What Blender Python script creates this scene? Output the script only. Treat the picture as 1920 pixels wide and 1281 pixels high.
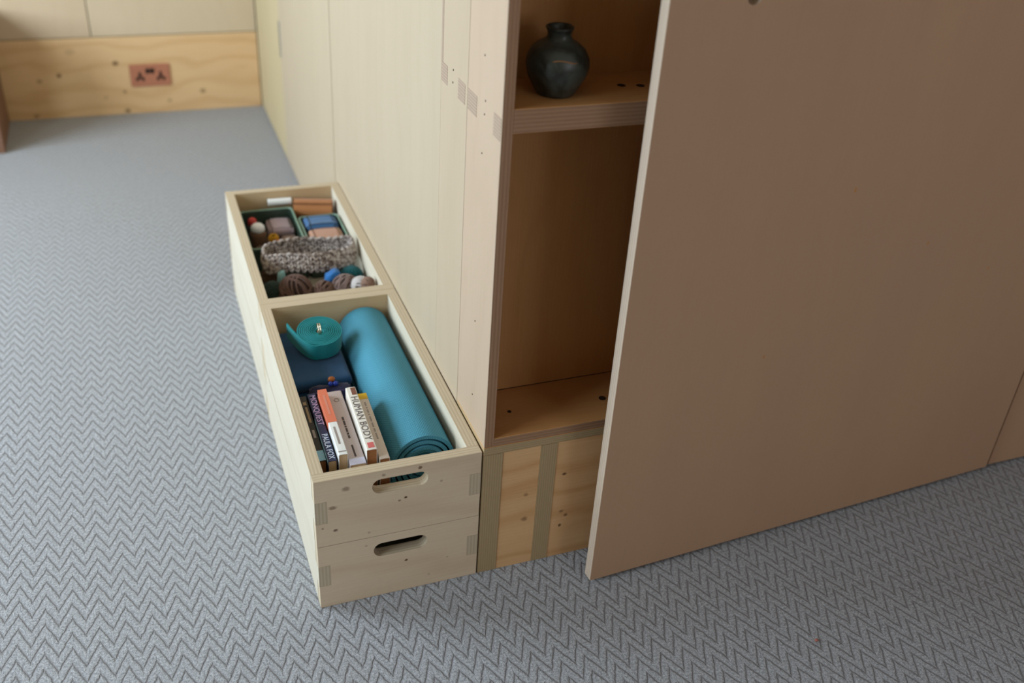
import bpy, bmesh, math, random
from mathutils import Vector, Matrix
from mathutils.geometry import tessellate_polygon

# ------------------------------------------------------------------ reset
for o in list(bpy.data.objects):
    bpy.data.objects.remove(o, do_unlink=True)
SC = bpy.context.scene
COL = SC.collection
R = math.radians

# ------------------------------------------------------------------ camera
cam_d = bpy.data.cameras.new('camera')
cam = bpy.data.objects.new('camera', cam_d)
COL.objects.link(cam)
cam.location = (-0.1964, -1.3024, 1.4035)
cam.rotation_euler = (R(57.909), R(-3.332), R(-20.356))
cam_d.sensor_width = 36
cam_d.sensor_fit = 'HORIZONTAL'
cam_d.lens = 1871.66 / 1920 * 36
cam_d.clip_start = 0.02
cam_d.dof.use_dof = True
cam_d.dof.focus_distance = 1.78
cam_d.dof.aperture_fstop = 2.2
SC.camera = cam

# ------------------------------------------------------------------ world, daylight, exposure
world = bpy.data.worlds.new('overcast_sky')
SC.world = world
world.use_nodes = True
wn = world.node_tree.nodes
wn['Background'].inputs[0].default_value = (0.72, 0.85, 1.0, 1)
wn['Background'].inputs[1].default_value = 1.0


def area(name, loc, rot, sx, sy, power, col):
    d = bpy.data.lights.new(name, 'AREA')
    d.shape = 'RECTANGLE'
    d.size, d.size_y = sx, sy
    d.energy = power
    d.color = col
    o = bpy.data.objects.new(name, d)
    o.location, o.rotation_euler = loc, rot
    COL.objects.link(o)
    return o


# daylight of the big window in the left wall, then two added lamps
area('window_daylight', (-2.14, 1.45, 1.28), (R(90), 0, R(-90)), 1.3, 1.25, 82, (0.78, 0.92, 1.0))
area('window_daylight', (-2.14, -0.50, 1.28), (R(90), 0, R(-90)), 1.2, 1.25, 46, (0.78, 0.92, 1.0))  # added side lamp, brightens the crate fronts and plinth
area('window_daylight', (1.5, -2.72, 1.55), (R(90), 0, 0), 1.1, 1.2, 9, (0.95, 0.95, 1.0))  # added weak fill for the front faces, from behind the camera
SC.view_settings.view_transform = 'Standard'
SC.view_settings.look = 'None'
SC.view_settings.gamma = 1
SC.view_settings.use_curve_mapping = False
SC.view_settings.exposure = 0.0

# ------------------------------------------------------------------ measures
T = 0.0216           # crate plywood
H = 0.2974           # two stacked crates
CH = H / 2
LC = 0.61295         # one crate's length
W = 0.2995
XC = 0.3023          # left face of the cabinets
YB = 2.732           # back wall


# ------------------------------------------------------------------ material helpers
def srgb(r, g, b):
    f = lambda c: ((c / 255 + 0.055) / 1.055) ** 2.4 if c / 255 > 0.04045 else c / 255 / 12.92
    return (f(r), f(g), f(b), 1)


class NT:
    def __init__(self, name, rough=0.6, spec=0.3):
        self.m = bpy.data.materials.new(name)
        self.m.use_nodes = True
        self.t = self.m.node_tree
        self.n = self.t.nodes
        self.p = self.n['Principled BSDF']
        self.p.inputs['Roughness'].default_value = rough
        self.p.inputs['Specular IOR Level'].default_value = spec

    def add(self, kind, **kw):
        nd = self.n.new(kind)
        for k, v in kw.items():
            setattr(nd, k, v)
        return nd

    def link(self, a, b):
        self.t.links.new(a, b)

    def val(self, sock, v):
        if isinstance(v, (int, float)):
            sock.default_value = v
        elif isinstance(v, (tuple, list)):
            sock.default_value = v
        else:
            self.link(v, sock)

    def math(self, op, a, b=0.0, c=None, clamp=False):
        nd = self.add('ShaderNodeMath', operation=op, use_clamp=clamp)
        self.val(nd.inputs[0], a)
        self.val(nd.inputs[1], b)
        if c is not None:
            self.val(nd.inputs[2], c)
        return nd.outputs[0]

    def sstep(self, x, a, b):
        nd = self.add('ShaderNodeMapRange', interpolation_type='SMOOTHSTEP')
        self.val(nd.inputs[0], x)
        nd.inputs[1].default_value, nd.inputs[2].default_value = a, b
        return nd.outputs[0]

    def mix(self, fac, a, b):
        nd = self.add('ShaderNodeMix', data_type='RGBA')
        self.val(nd.inputs[0], fac)
        self.val(nd.inputs[6], a)
        self.val(nd.inputs[7], b)
        return nd.outputs[2]

    def noise(self, vec, scale, detail=3, rough=0.55, dist=0.0):
        nd = self.add('ShaderNodeTexNoise')
        if vec is not None:
            self.link(vec, nd.inputs['Vector'])
        nd.inputs['Scale'].default_value = scale
        nd.inputs['Detail'].default_value = detail
        nd.inputs['Roughness'].default_value = rough
        nd.inputs['Distortion'].default_value = dist
        return nd.outputs['Fac']

    def uv(self):
        return self.add('ShaderNodeTexCoord').outputs['UV']

    def obj(self):
        return self.add('ShaderNodeTexCoord').outputs['Object']

    def sep(self, v):
        nd = self.add('ShaderNodeSeparateXYZ')
        self.link(v, nd.inputs[0])
        return nd.outputs

    def comb(self, x, y, z=0.0):
        nd = self.add('ShaderNodeCombineXYZ')
        self.val(nd.inputs[0], x)
        self.val(nd.inputs[1], y)
        self.val(nd.inputs[2], z)
        return nd.outputs[0]

    def bump(self, h, strength=0.3, dist=0.001):
        nd = self.add('ShaderNodeBump')
        nd.inputs['Strength'].default_value = strength
        nd.inputs['Distance'].default_value = dist
        self.link(h, nd.inputs['Height'])
        self.link(nd.outputs[0], self.p.inputs['Normal'])

    def color(self, c):
        self.val(self.p.inputs['Base Color'], c)


def plain(name, rgb, rough=0.6, spec=0.3, var=0.0, scale=40, bump=0.0, metal=0.0):
    n = NT(name, rough, spec)
    c = srgb(*rgb)
    if var:
        f = n.noise(n.obj(), scale, 4)
        d = tuple(max(0, x * (1 - var)) for x in c[:3]) + (1,)
        l = tuple(min(1, x * (1 + var)) for x in c[:3]) + (1,)
        n.color(n.mix(f, d, l))
        if bump:
            n.bump(f, bump, 0.002)
    else:
        n.color(c)
    n.p.inputs['Metallic'].default_value = metal
    return n.m


def wood(name, light, dark, knots=(), rough=0.62, grain=1.0, rings=0.35, tint=None):
    """u runs along the grain, v across it, both in metres"""
    n = NT(name, rough, 0.25)
    s = n.sep(n.uv())
    rnd = n.add('ShaderNodeObjectInfo').outputs['Random']
    off = n.math('MULTIPLY', rnd, 7.0)
    u = n.math('ADD', s[0], off)
    v = n.math('ADD', s[1], off)
    wav = n.noise(n.comb(n.math('MULTIPLY', u, 2.2), n.math('MULTIPLY', v, 6.0)), 1.0, 2, 0.5, 0.4)
    vv = n.math('ADD', n.math('MULTIPLY', v, 34.0), n.math('MULTIPLY', wav, 9.0))
    ring = n.math('MULTIPLY_ADD', n.math('SINE', n.math('MULTIPLY', vv, 2.2)), 0.5, 0.5)
    ring = n.math('POWER', ring, 3.0)
    fine = n.noise(n.comb(n.math('MULTIPLY', u, 9.0), n.math('MULTIPLY', v, 300.0)), 1.0, 3, 0.6)
    cloud = n.noise(n.comb(n.math('MULTIPLY', u, 1.5), n.math('MULTIPLY', v, 4.0), 3.0), 1.6, 3)
    f = n.math('ADD', n.math('MULTIPLY', ring, rings), n.math('MULTIPLY', n.math('SUBTRACT', fine, 0.35), 0.75 * grain))
    f = n.math('ADD', f, n.math('MULTIPLY', n.math('SUBTRACT', cloud, 0.4), 0.5), clamp=True)
    c = n.mix(f, srgb(*light), srgb(*dark))
    if tint:
        c = n.mix(n.math('MULTIPLY', cloud, 0.55), c, srgb(*tint))
    if knots:
        tot = None
        wob = n.noise(n.uv(), 160.0, 2)
        for (ku, kv, ru, rv, kd) in knots:
            du = n.math('DIVIDE', n.math('SUBTRACT', s[0], ku), ru)
            dv = n.math('DIVIDE', n.math('SUBTRACT', s[1], kv), rv)
            d = n.math('SQRT', n.math('ADD', n.math('MULTIPLY', du, du), n.math('MULTIPLY', dv, dv)))
            d = n.math('ADD', d, n.math('MULTIPLY', n.math('SUBTRACT', wob, 0.5), 0.7))
            k = n.math('MULTIPLY', n.math('SUBTRACT', 1.0, n.sstep(d, 0.45, 1.25)), kd)
            tot = k if tot is None else n.math('MAXIMUM', tot, k)
        c = n.mix(tot, c, srgb(92, 58, 34))
    n.color(c)
    n.bump(fine, 0.12, 0.0006)
    return n.m


def ply_edge(name, light, dark, period=0.0062):
    """v runs across the thickness: the glued veneers show as stripes"""
    n = NT(name, 0.7, 0.2)
    s = n.sep(n.uv())
    wob = n.noise(n.comb(n.math('MULTIPLY', s[0], 14.0), n.math('MULTIPLY', s[1], 60.0)), 1.0, 2)
    ph = n.math('ADD', n.math('MULTIPLY', s[1], 2 * math.pi / period), n.math('MULTIPLY', wob, 1.1))
    st = n.math('MULTIPLY_ADD', n.math('SINE', ph), 0.5, 0.5)
    fine = n.noise(n.comb(n.math('MULTIPLY', s[0], 60.0), n.math('MULTIPLY', s[1], 1500.0)), 1.0, 3, 0.7)
    f = n.math('ADD', n.math('MULTIPLY', st, 0.36), n.math('MULTIPLY', fine, 0.55), clamp=True)
    n.color(n.mix(f, srgb(*light), srgb(*dark)))
    n.bump(f, 0.2, 0.0006)
    return n.m


M = {}
M['crate_front'] = wood('pale_spruce_plywood_with_knots', (226, 206, 180), (208, 180, 150), knots=[
    (0.055, 0.122, 0.0075, 0.0055, 0.55), (0.031, 0.085, 0.008, 0.0045, 0.6), (0.034, 0.033, 0.0045, 0.0035, 0.8),
    (0.160, 0.0775, 0.0032, 0.0028, 1.0), (0.149, 0.073, 0.003, 0.0025, 0.6), (0.186, 0.139, 0.004, 0.004, 0.8),
    (0.121, 0.137, 0.004, 0.003, 0.5), (0.225, 0.10, 0.003, 0.003, 0.4), (0.012, 0.042, 0.0022, 0.0022, 0.6),
    (0.093, 0.012, 0.003, 0.003, 0.3)], rings=0.30)
M['crate_front_low'] = wood('pale_spruce_plywood_few_knots', (226, 206, 180), (208, 180, 150), knots=[
    (0.161, 0.0745, 0.0034, 0.0028, 1.0), (0.087, 0.130, 0.003, 0.002, 0.35), (0.240, 0.060, 0.003, 0.002, 0.3),
    (0.205, 0.026, 0.003, 0.003, 0.25)], rings=0.34)
M['crate_side'] = wood('pale_crate_plywood', (206, 198, 182), (188, 176, 154), rings=0.18)
M['crate_edge'] = ply_edge('crate_plywood_edge', (214, 200, 176), (172, 152, 126))
M['ply_pale'] = wood('pale_birch_plywood', (180, 164, 142), (166, 150, 127), rings=0.10, grain=0.7)
M['ply_pale2'] = wood('pale_birch_plywood_stile', (180, 162, 140), (166, 148, 124), rings=0.10, grain=0.7)
M['ply_pink'] = wood('pinkish_birch_plywood', (182, 160, 139), (167, 144, 121), rings=0.12, grain=0.7)
M['ply_yellow'] = wood('yellowish_plywood', (188, 172, 138), (172, 155, 120), rings=0.15, grain=0.6)
M['ply_inner'] = wood('warm_plywood_inside', (202, 150, 96), (176, 122, 72), rings=0.15, grain=0.8)
M['ply_door'] = wood('tan_plywood_door_face', (196, 160, 128), (180, 142, 110), rings=0.05, grain=0.5, tint=(188, 154, 134))
M['edge_cab'] = ply_edge('cabinet_plywood_edge', (176, 140, 112), (134, 98, 74))
M['edge_door'] = ply_edge('door_plywood_edge', (222, 206, 188), (178, 154, 134), period=0.0058)
M['edge_strip'] = ply_edge('plinth_plywood_strip_edge', (190, 168, 130), (152, 128, 96), period=0.0045)
M['spruce'] = wood('orange_spruce_with_knots', (228, 186, 138), (204, 152, 100), knots=[
    (0.391, 0.175, 0.005, 0.005, 0.45), (0.392, 0.115, 0.007, 0.006, 0.55), (0.466, 0.208, 0.005, 0.0035, 0.9),
    (0.468, 0.115, 0.005, 0.004, 0.55), (0.478, 0.103, 0.0045, 0.004, 0.7), (0.468, 0.079, 0.004, 0.004, 0.9)], rings=0.5)
M['baseboard'] = wood('knotty_three_layer_spruce', (226, 190, 144), (206, 164, 116), knots=[
    (-0.233, 0.200, 0.012, 0.010, 0.8), (-0.437, 0.163, 0.010, 0.009, 0.8), (-0.507, 0.145, 0.010, 0.008, 0.5),
    (0.075, 0.076, 0.012, 0.010, 0.6), (-0.214, 0.089, 0.007, 0.007, 0.6), (-0.054, 0.045, 0.010, 0.008, 0.4),
    (-0.213, 0.013, 0.012, 0.009, 0.75), (-0.54, 0.013, 0.012, 0.009, 0.5), (-0.386, 0.25, 0.02, 0.012, 0.2),
    (-0.66, 0.03, 0.012, 0.010, 0.5), (-0.285, 0.07, 0.008, 0.006, 0.3)], rings=0.5)
M['wall_tan'] = wood('tan_wall_plywood', (206, 184, 156), (192, 168, 138), rings=0.10, grain=0.6)
M['wall_pale'] = wood('pale_wall_plywood', (208, 188, 160), (194, 172, 142), rings=0.10, grain=0.6)
M['crate_inner'] = wood('tan_plywood_inside_crate', (204, 178, 142), (182, 152, 114), rings=0.2)
M['dowel'] = ply_edge('grey_joint_end_grain', (184, 162, 142), (128, 108, 96), period=0.0052)
M['dark'] = plain('dark_gap', (40, 30, 22), 0.9)
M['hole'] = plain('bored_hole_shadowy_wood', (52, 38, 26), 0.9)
M['plaster'] = plain('matt_tan_wall', (176, 158, 136), 0.8)
M['steel'] = plain('brushed_steel', (130, 146, 156), 0.35, 0.5, metal=0.7)
M['copper'] = plain('brushed_copper', (190, 124, 96), 0.45, 0.5, 0.12, 60, metal=0.2)
M['black_plastic'] = plain('black_plastic', (24, 24, 24), 0.4)


def carpet():
    n = NT('grey_wool_chevron_carpet', 0.95, 0.1)
    s = n.sep(n.obj())
    P, A, RR = 0.0443, 0.0465, 0.0352
    w1 = n.noise(n.obj(), 70.0, 3)
    w2 = n.noise(n.obj(), 9.0, 2)
    x = n.math('ADD', s[0], n.math('MULTIPLY', n.math('SUBTRACT', w1, 0.5), 0.007))
    cell = n.math('DIVIDE', x, P)
    fr = n.math('FRACT', cell)
    tri = n.math('ABSOLUTE', n.math('SUBTRACT', fr, 0.5))            # 0..0.5
    half = n.math('FLOOR', n.math('MULTIPLY', cell, 2.0))
    stag = n.math('MULTIPLY', n.math('FRACT', n.math('MULTIPLY', half, 0.5)), 0.22)
    ph = n.math('ADD', n.math('DIVIDE', s[1], RR), n.math('MULTIPLY', tri, 2 * A / RR))
    ph = n.math('ADD', ph, n.math('MULTIPLY', n.math('SUBTRACT', w2, 0.5), 0.25))
    ph = n.math('ADD', ph, n.math('MULTIPLY', n.math('SUBTRACT', n.noise(n.obj(), 260.0, 3, 0.7), 0.5), 0.22))
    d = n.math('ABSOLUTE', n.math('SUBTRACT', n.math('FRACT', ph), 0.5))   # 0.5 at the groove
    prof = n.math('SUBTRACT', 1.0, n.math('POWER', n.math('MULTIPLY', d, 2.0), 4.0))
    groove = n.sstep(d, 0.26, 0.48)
    # short yarn break where two ribs meet
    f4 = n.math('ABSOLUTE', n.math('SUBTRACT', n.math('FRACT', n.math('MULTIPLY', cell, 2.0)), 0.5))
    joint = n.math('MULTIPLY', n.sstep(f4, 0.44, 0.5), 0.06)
    fib = n.noise(n.obj(), 620.0, 3, 0.7)
    fib2 = n.noise(n.obj(), 230.0, 3, 0.65)
    twist = n.math('ADD', n.math('MULTIPLY', fib, 0.5), n.math('MULTIPLY', fib2, 0.5))
    big = n.noise(n.obj(), 2.2, 2)
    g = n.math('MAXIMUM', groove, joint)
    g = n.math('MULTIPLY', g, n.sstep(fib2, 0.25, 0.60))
    base = n.mix(n.sstep(twist, 0.36, 0.64), srgb(130, 133, 142), srgb(222, 226, 234))
    base = n.mix(n.math('MULTIPLY', big, 0.2), base, srgb(176, 170, 168))
    c = n.mix(n.math('MULTIPLY', g, 0.58), base, srgb(100, 86, 84))  # shade of the grooves put into the colour, over the bump
    n.color(c)
    h = n.math('ADD', n.math('MULTIPLY', prof, 1.0), n.math('MULTIPLY', twist, 1.6))
    h = n.math('SUBTRACT', h, n.math('MULTIPLY', joint, 0.8))
    n.bump(h, 0.85, 0.0048)
    n.p.inputs['Sheen Weight'].default_value = 0.15
    n.p.inputs['Sheen Roughness'].default_value = 0.5
    return n.m


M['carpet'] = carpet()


# ------------------------------------------------------------------ object helpers
def link_mesh(name, bm, mats, parent=None, smooth=False):
    me = bpy.data.meshes.new(name)
    bm.normal_update()
    bm.to_mesh(me)
    bm.free()
    for m in (mats if isinstance(mats, (list, tuple)) else [mats]):
        me.materials.append(m)
    if smooth:
        for p in me.polygons:
            p.use_smooth = True
    o = bpy.data.objects.new(name, me)
    COL.objects.link(o)
    if parent:
        o.parent = parent
    return o


def tag(o, label=None, cat=None, group=None, kind=None):
    if label: o['label'] = label
    if cat: o['category'] = cat
    if group: o['group'] = group
    if kind: o['kind'] = kind
    return o


def thing(name, label, cat, loc=(0, 0, 0), rz=0.0, group=None):
    o = bpy.data.objects.new(name, None)
    o.empty_display_size = 0.02
    COL.objects.link(o)
    o.location = loc
    o.rotation_euler = (0, 0, rz)
    return tag(o, label, cat, group)


def set_uv(bm, thick, grain):
    """u along the grain, v across; edge faces get v across the thickness and slot 1"""
    uvl = bm.loops.layers.uv.verify()
    bm.normal_update()
    for f in bm.faces:
        nrm = f.normal
        ax = max(range(3), key=lambda i: abs(nrm[i]))
        if ax == thick:
            u = grain
            v = [i for i in range(3) if i not in (thick, grain)][0]
            f.material_index = 0
        else:
            v = thick
            u = [i for i in range(3) if i not in (thick, ax)][0]
            f.material_index = 1
        for l in f.loops:
            co = l.vert.co
            l[uvl].uv = (co[u], co[v])


def add_box(bm, a, b):
    r = bmesh.ops.create_cube(bm, size=1)
    c = [(a[i] + b[i]) / 2 for i in range(3)]
    d = [abs(b[i] - a[i]) for i in range(3)]
    for v in r['verts']:
        v.co = Vector((c[0] + v.co.x * d[0], c[1] + v.co.y * d[1], c[2] + v.co.z * d[2]))
    return r['verts']


def board(name, a, b, thick, grain, mats, parent=None, bev=0.0007):
    bm = bmesh.new()
    add_box(bm, a, b)
    if bev:
        bmesh.ops.bevel(bm, geom=list(bm.edges), offset=bev, segments=1, affect='EDGES', profile=0.5)
    set_uv(bm, thick, grain)
    return link_mesh(name, bm, mats, parent)


def prism(name, loops, axis, lo, hi, thick, grain, mats, parent=None, smooth=False):
    """extrude a 2D outline (first loop) with holes (others); axis is the extrusion axis"""
    ax2 = [i for i in range(3) if i != axis]

    def p3(p, h):
        q = [0, 0, 0]
        q[ax2[0]], q[ax2[1]], q[axis] = p[0], p[1], h
        return Vector(q)
    bm = bmesh.new()
    tris = tessellate_polygon([[Vector((p[0], p[1], 0)) for p in lp] for lp in loops])
    flat = [p for lp in loops for p in lp]
    va = [bm.verts.new(p3(p, lo)) for p in flat]
    vb = [bm.verts.new(p3(p, hi)) for p in flat]
    for t in tris:
        try:
            bm.faces.new([va[i] for i in t])
            bm.faces.new([vb[i] for i in reversed(t)])
        except ValueError:
            pass
    k = 0
    for lp in loops:
        n = len(lp)
        for i in range(n):
            j = (i + 1) % n
            bm.faces.new([va[k + i], va[k + j], vb[k + j], vb[k + i]])
        k += n
    bmesh.ops.recalc_face_normals(bm, faces=bm.faces)
    set_uv(bm, thick, grain)
    return link_mesh(name, bm, mats, parent, smooth)


def stadium(cx, cy, half, r, horiz=True, n=12):
    pts = []
    for i in range(n + 1):
        a = -math.pi / 2 + math.pi * i / n
        pts.append((half + r * math.cos(a), r * math.sin(a)))
    for i in range(n + 1):
        a = math.pi / 2 + math.pi * i / n
        pts.append((-half + r * math.cos(a), r * math.sin(a)))
    if not horiz:
        pts = [(-y, x) for x, y in pts]
    return [(cx + x, cy + y) for x, y in pts]


def tube(bm, pts, r, seg=6, closed=False, rfun=None):
    n = len(pts)
    rings = []
    prev = None
    for i, p in enumerate(pts):
        p = Vector(p)
        a = Vector(pts[(i - 1) % n] if (closed or i > 0) else pts[i])
        b = Vector(pts[(i + 1) % n] if (closed or i < n - 1) else pts[i])
        t = (b - a)
        if t.length < 1e-9:
            t = Vector((0, 0, 1))
        t.normalize()
        if prev is None:
            up = Vector((0, 0, 1)) if abs(t.z) < 0.9 else Vector((1, 0, 0))
            nx = t.cross(up).normalized()
        else:
            nx = (prev - t * prev.dot(t))
            nx = nx.normalized() if nx.length > 1e-6 else t.orthogonal().normalized()
        prev = nx
        ny = t.cross(nx)
        rr = rfun(i / (n - 1)) * r if rfun else r
        rings.append([bm.verts.new(p + (nx * math.cos(2 * math.pi * k / seg) + ny * math.sin(2 * math.pi * k / seg)) * rr)
                      for k in range(seg)])
    m = n if closed else n - 1
    for i in range(m):
        A, B = rings[i], rings[(i + 1) % n]
        for k in range(seg):
            bm.faces.new([A[k], A[(k + 1) % seg], B[(k + 1) % seg], B[k]])
    if not closed:
        bm.faces.new(list(reversed(rings[0])))
        bm.faces.new(rings[-1])


def lathe(bm, prof, seg=40, center=(0, 0, 0)):
    rings = []
    for r, z in prof:
        rings.append([bm.verts.new((center[0] + r * math.cos(2 * math.pi * k / seg),
                                    center[1] + r * math.sin(2 * math.pi * k / seg), center[2] + z)) for k in range(seg)])
    for A, B in zip(rings, rings[1:]):
        for k in range(seg):
            bm.faces.new([A[k], A[(k + 1) % seg], B[(k + 1) % seg], B[k]])
    bm.faces.new(list(reversed(rings[0])))
    bm.faces.new(rings[-1])


def blob(bm, c, r, seg=10, rings=6, rot=None):
    m = Matrix.Translation(Vector(c)) @ (rot.to_4x4() if rot else Matrix.Identity(4)) @ Matrix.Diagonal((r[0], r[1], r[2], 1))
    bmesh.ops.create_uvsphere(bm, u_segments=seg, v_segments=rings, radius=1.0, matrix=m)


def disc(name, c, r, axis, depth, mat, parent, seg=12, squash=1.0):
    """a small round inset plug (nail, hole) standing 0.2 mm proud"""
    bm = bmesh.new()
    bmesh.ops.create_cone(bm, cap_ends=True, segments=seg, radius1=r, radius2=r, depth=depth)
    for v in bm.verts:
        v.co.y *= squash
    rot = Matrix.Rotation(R(90), 3, 'Y') if axis == 0 else (Matrix.Rotation(R(90), 3, 'X') if axis == 1 else Matrix.Identity(3))
    for v in bm.verts:
        v.co = rot @ v.co + Vector(c)
    return link_mesh(name, bm, mat, parent)


# ------------------------------------------------------------------ setting
XL, XR, YF, ZC = -2.2, 2.75, -2.8, 2.45
bm = bmesh.new(); add_box(bm, (XL - 0.1, YF - 0.1, -0.08), (XR + 0.1, YB + 0.1, 0.0))
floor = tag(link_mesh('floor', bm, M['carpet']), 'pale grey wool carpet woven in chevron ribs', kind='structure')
bm = bmesh.new(); add_box(bm, (XL - 0.1, YF - 0.1, ZC), (XR + 0.1, YB + 0.1, ZC + 0.08))
tag(link_mesh('ceiling', bm, M['plaster']), kind='structure')
bm = bmesh.new(); add_box(bm, (XL - 0.1, YB + 0.019, 0.0), (XR + 0.1, YB + 0.1, ZC))
wb = tag(link_mesh('wall_back', bm, M['dark']), kind='structure')
# upper plywood wall panels with a thin joint (x = -0.303)
zb = 0.299
for (x0, x1, m) in ((XL + 0.002, -1.51, 'wall_pale'), (-1.507, -0.3045, 'wall_tan'), (-0.3015, 0.2995, 'wall_pale')):
    board('plywood_panel', (x0, YB + 0.002, zb + 0.003), (x1, YB + 0.0185, ZC - 0.002), 1, 2, [M[m], M['crate_edge']], wb)
bb = board('baseboard_back', (XL + 0.002, YB, 0.0005), (0.2995, YB + 0.0185, zb), 1, 0, [M['baseboard'], M['crate_edge']])
tag(bb, kind='structure')
bm = bmesh.new(); add_box(bm, (XR, YF, 0.0), (XR + 0.08, YB + 0.019, ZC))
tag(link_mesh('wall_right', bm, M['plaster']), kind='structure')


def wall_with_window(name, axis, lo, hi, outline, *holes):
    o = prism(name, [outline] + list(holes), axis, lo, hi, axis, [i for i in range(3) if i != axis][0], [M['plaster'], M['plaster']])
    return tag(o, kind='structure')


wall_with_window('wall_left', 0, XL - 0.12, XL, [(YF, 0), (YB + 0.019, 0), (YB + 0.019, ZC), (YF, ZC)],
                 [(0.75, 0.6), (2.15, 0.6), (2.15, 2.0), (0.75, 2.0)], [(-1.15, 0.6), (0.15, 0.6), (0.15, 2.0), (-1.15, 2.0)])
wall_with_window('wall_front', 1, YF - 0.12, YF, [(XL, 0), (XR, 0), (XR, ZC), (XL, ZC)],
                 [(0.95, 0.95), (2.05, 0.95), (2.05, 2.15), (0.95, 2.15)])
n = NT('clear_window_glass', 0.02, 0.5)
n.p.inputs['Transmission Weight'].default_value = 1.0
n.p.inputs['IOR'].default_value = 1.05
M['glass'] = n.m


def window(idx, axis, pos, a0, a1, z0, z1):
    def bx(name, p0, p1, q0, q1, d0, d1, mat, parent):
        lo, hi = [0, 0, 0], [0, 0, 0]
        oth = 1 - axis
        lo[axis], hi[axis] = pos + d0, pos + d1
        lo[oth], hi[oth] = p0, p1
        lo[2], hi[2] = q0, q1
        bm = bmesh.new(); add_box(bm, lo, hi)
        return link_mesh(name, bm, mat, parent)
    w = bx('window_%d' % idx, a0, a1, z0, z0 + 0.05, -0.09, -0.03, M['ply_yellow'], None)
    tag(w, kind='structure')
    bx('window_frame', a0, a1, z1 - 0.05, z1, -0.09, -0.03, M['ply_yellow'], w)
    bx('window_frame', a0, a0 + 0.05, z0 + 0.05, z1 - 0.05, -0.09, -0.03, M['ply_yellow'], w)
    bx('window_frame', a1 - 0.05, a1, z0 + 0.05, z1 - 0.05, -0.09, -0.03, M['ply_yellow'], w)
    bx('pane', a0 + 0.05, a1 - 0.05, z0 + 0.05, z1 - 0.05, -0.065, -0.059, M['glass'], w)


window(1, 0, XL, 0.75, 2.15, 0.6, 2.0)
window(3, 0, XL, -1.15, 0.15, 0.6, 2.0)  # unseen second opening, added to carry the extra side lamp
window(2, 1, YF, 0.95, 2.05, 0.95, 2.15)  # unseen opening behind the camera, added for the fill lamp

# ------------------------------------------------------------------ shelving cabinet with the open door (front plane y = 0)
EC = M['edge_cab']
cab = thing('shelf_cabinet', 'narrow plywood shelf cabinet with its door ajar and the dark vase inside', 'cabinet', (XC, 0, 0))
SW = 0.0183
DY = 0.1400          # clear depth of the shelves
CW = 1.2250          # cabinet width
ZT = 2.44
L = lambda x: x - XC
board('side_panel', (0, 0, 0.3045), (SW, 0.1575, ZT), 0, 2, [M['ply_pink'], EC], cab)
board('side_panel', (CW - SW, 0, 0.3045), (CW, 0.1575, ZT), 0, 2, [M['ply_inner'], EC], cab)
board('back_panel', (SW, DY, 0.3225), (CW - SW, 0.1575, ZT), 1, 2, [M['ply_inner'], EC], cab)
board('bottom_board', (SW, 0, 0.3045), (CW - SW, DY - 0.0002, 0.3222), 2, 0, [M['ply_inner'], EC], cab)
for zz in (0.8845, 1.505, 2.1):
    o = board('shelf', (SW, 0.0, zz), (CW - SW, DY, zz + 0.0375), 2, 0, [M['ply_inner'], EC], cab)
board('plinth_top_board', (0, 0, 0.2865), (CW, 0.1575, 0.3043), 2, 0, [M['ply_inner'], M['edge_strip']], cab)
# plinth: upright plywood strips with spruce infill
for x0, x1, m in ((0, 0.038, 'strip'), (0.038, 0.1115, 'spruce'), (0.1115, 0.1445, 'strip'), (0.1445, CW, 'spruce')):
    if m == 'strip':
        bm = bmesh.new(); add_box(bm, (x0, 0.0, 0.0005), (x1 - 0.0006, 0.1575, 0.2863))
        uvl = bm.loops.layers.uv.verify()
        for f in bm.faces:
            for l in f.loops:
                l[uvl].uv = (l.vert.co.z, l.vert.co.x + l.vert.co.y)
        link_mesh('plinth_strip', bm, M['edge_strip'], cab)
    else:
        bm = bmesh.new(); add_box(bm, (x0, 0.0008, 0.0005), (x1 - 0.0006, 0.1575, 0.2863))
        uvl = bm.loops.layers.uv.verify()
        for f in bm.faces:
            for l in f.loops:
                l[uvl].uv = (l.vert.co.x + XC, l.vert.co.z)
        link_mesh('plinth_panel', bm, M['spruce'], cab)
# end grain of the shelf tenons on the side, with screws
for y0, y1, z0, z1 in ((0.112, 0.155, 0.872, 0.905), (0.003, 0.034, 0.873, 0.908)):
    o = board('tenon_end', (-0.0004, y0, z0), (0.004, y1, z1), 0, 1, [M['dowel'], M['dowel']], cab, bev=0)
    uvl = o.data.uv_layers[0]
    for lp in o.data.loops:
        co = o.data.vertices[lp.vertex_index].co
        uvl.data[lp.index].uv = (co.y, co.z)
for y, z in ((0.0845, 0.977), (0.0793, 0.826), (0.0764, 0.5234), (0.0731, 0.3724), (0.0732, 0.9115), (0.0752, 0.890)):
    disc('screw', (-0.0001, y, z), 0.0016, 0, 0.0008, M['hole'], cab)
# bored holes in the shelf and the bottom board
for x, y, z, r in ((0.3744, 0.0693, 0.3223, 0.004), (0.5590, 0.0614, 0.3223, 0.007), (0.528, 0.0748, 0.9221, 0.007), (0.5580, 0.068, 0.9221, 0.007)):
    disc('cable_hole', (L(x), y, z), r, 2, 0.0006, M['hole'], cab)

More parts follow.
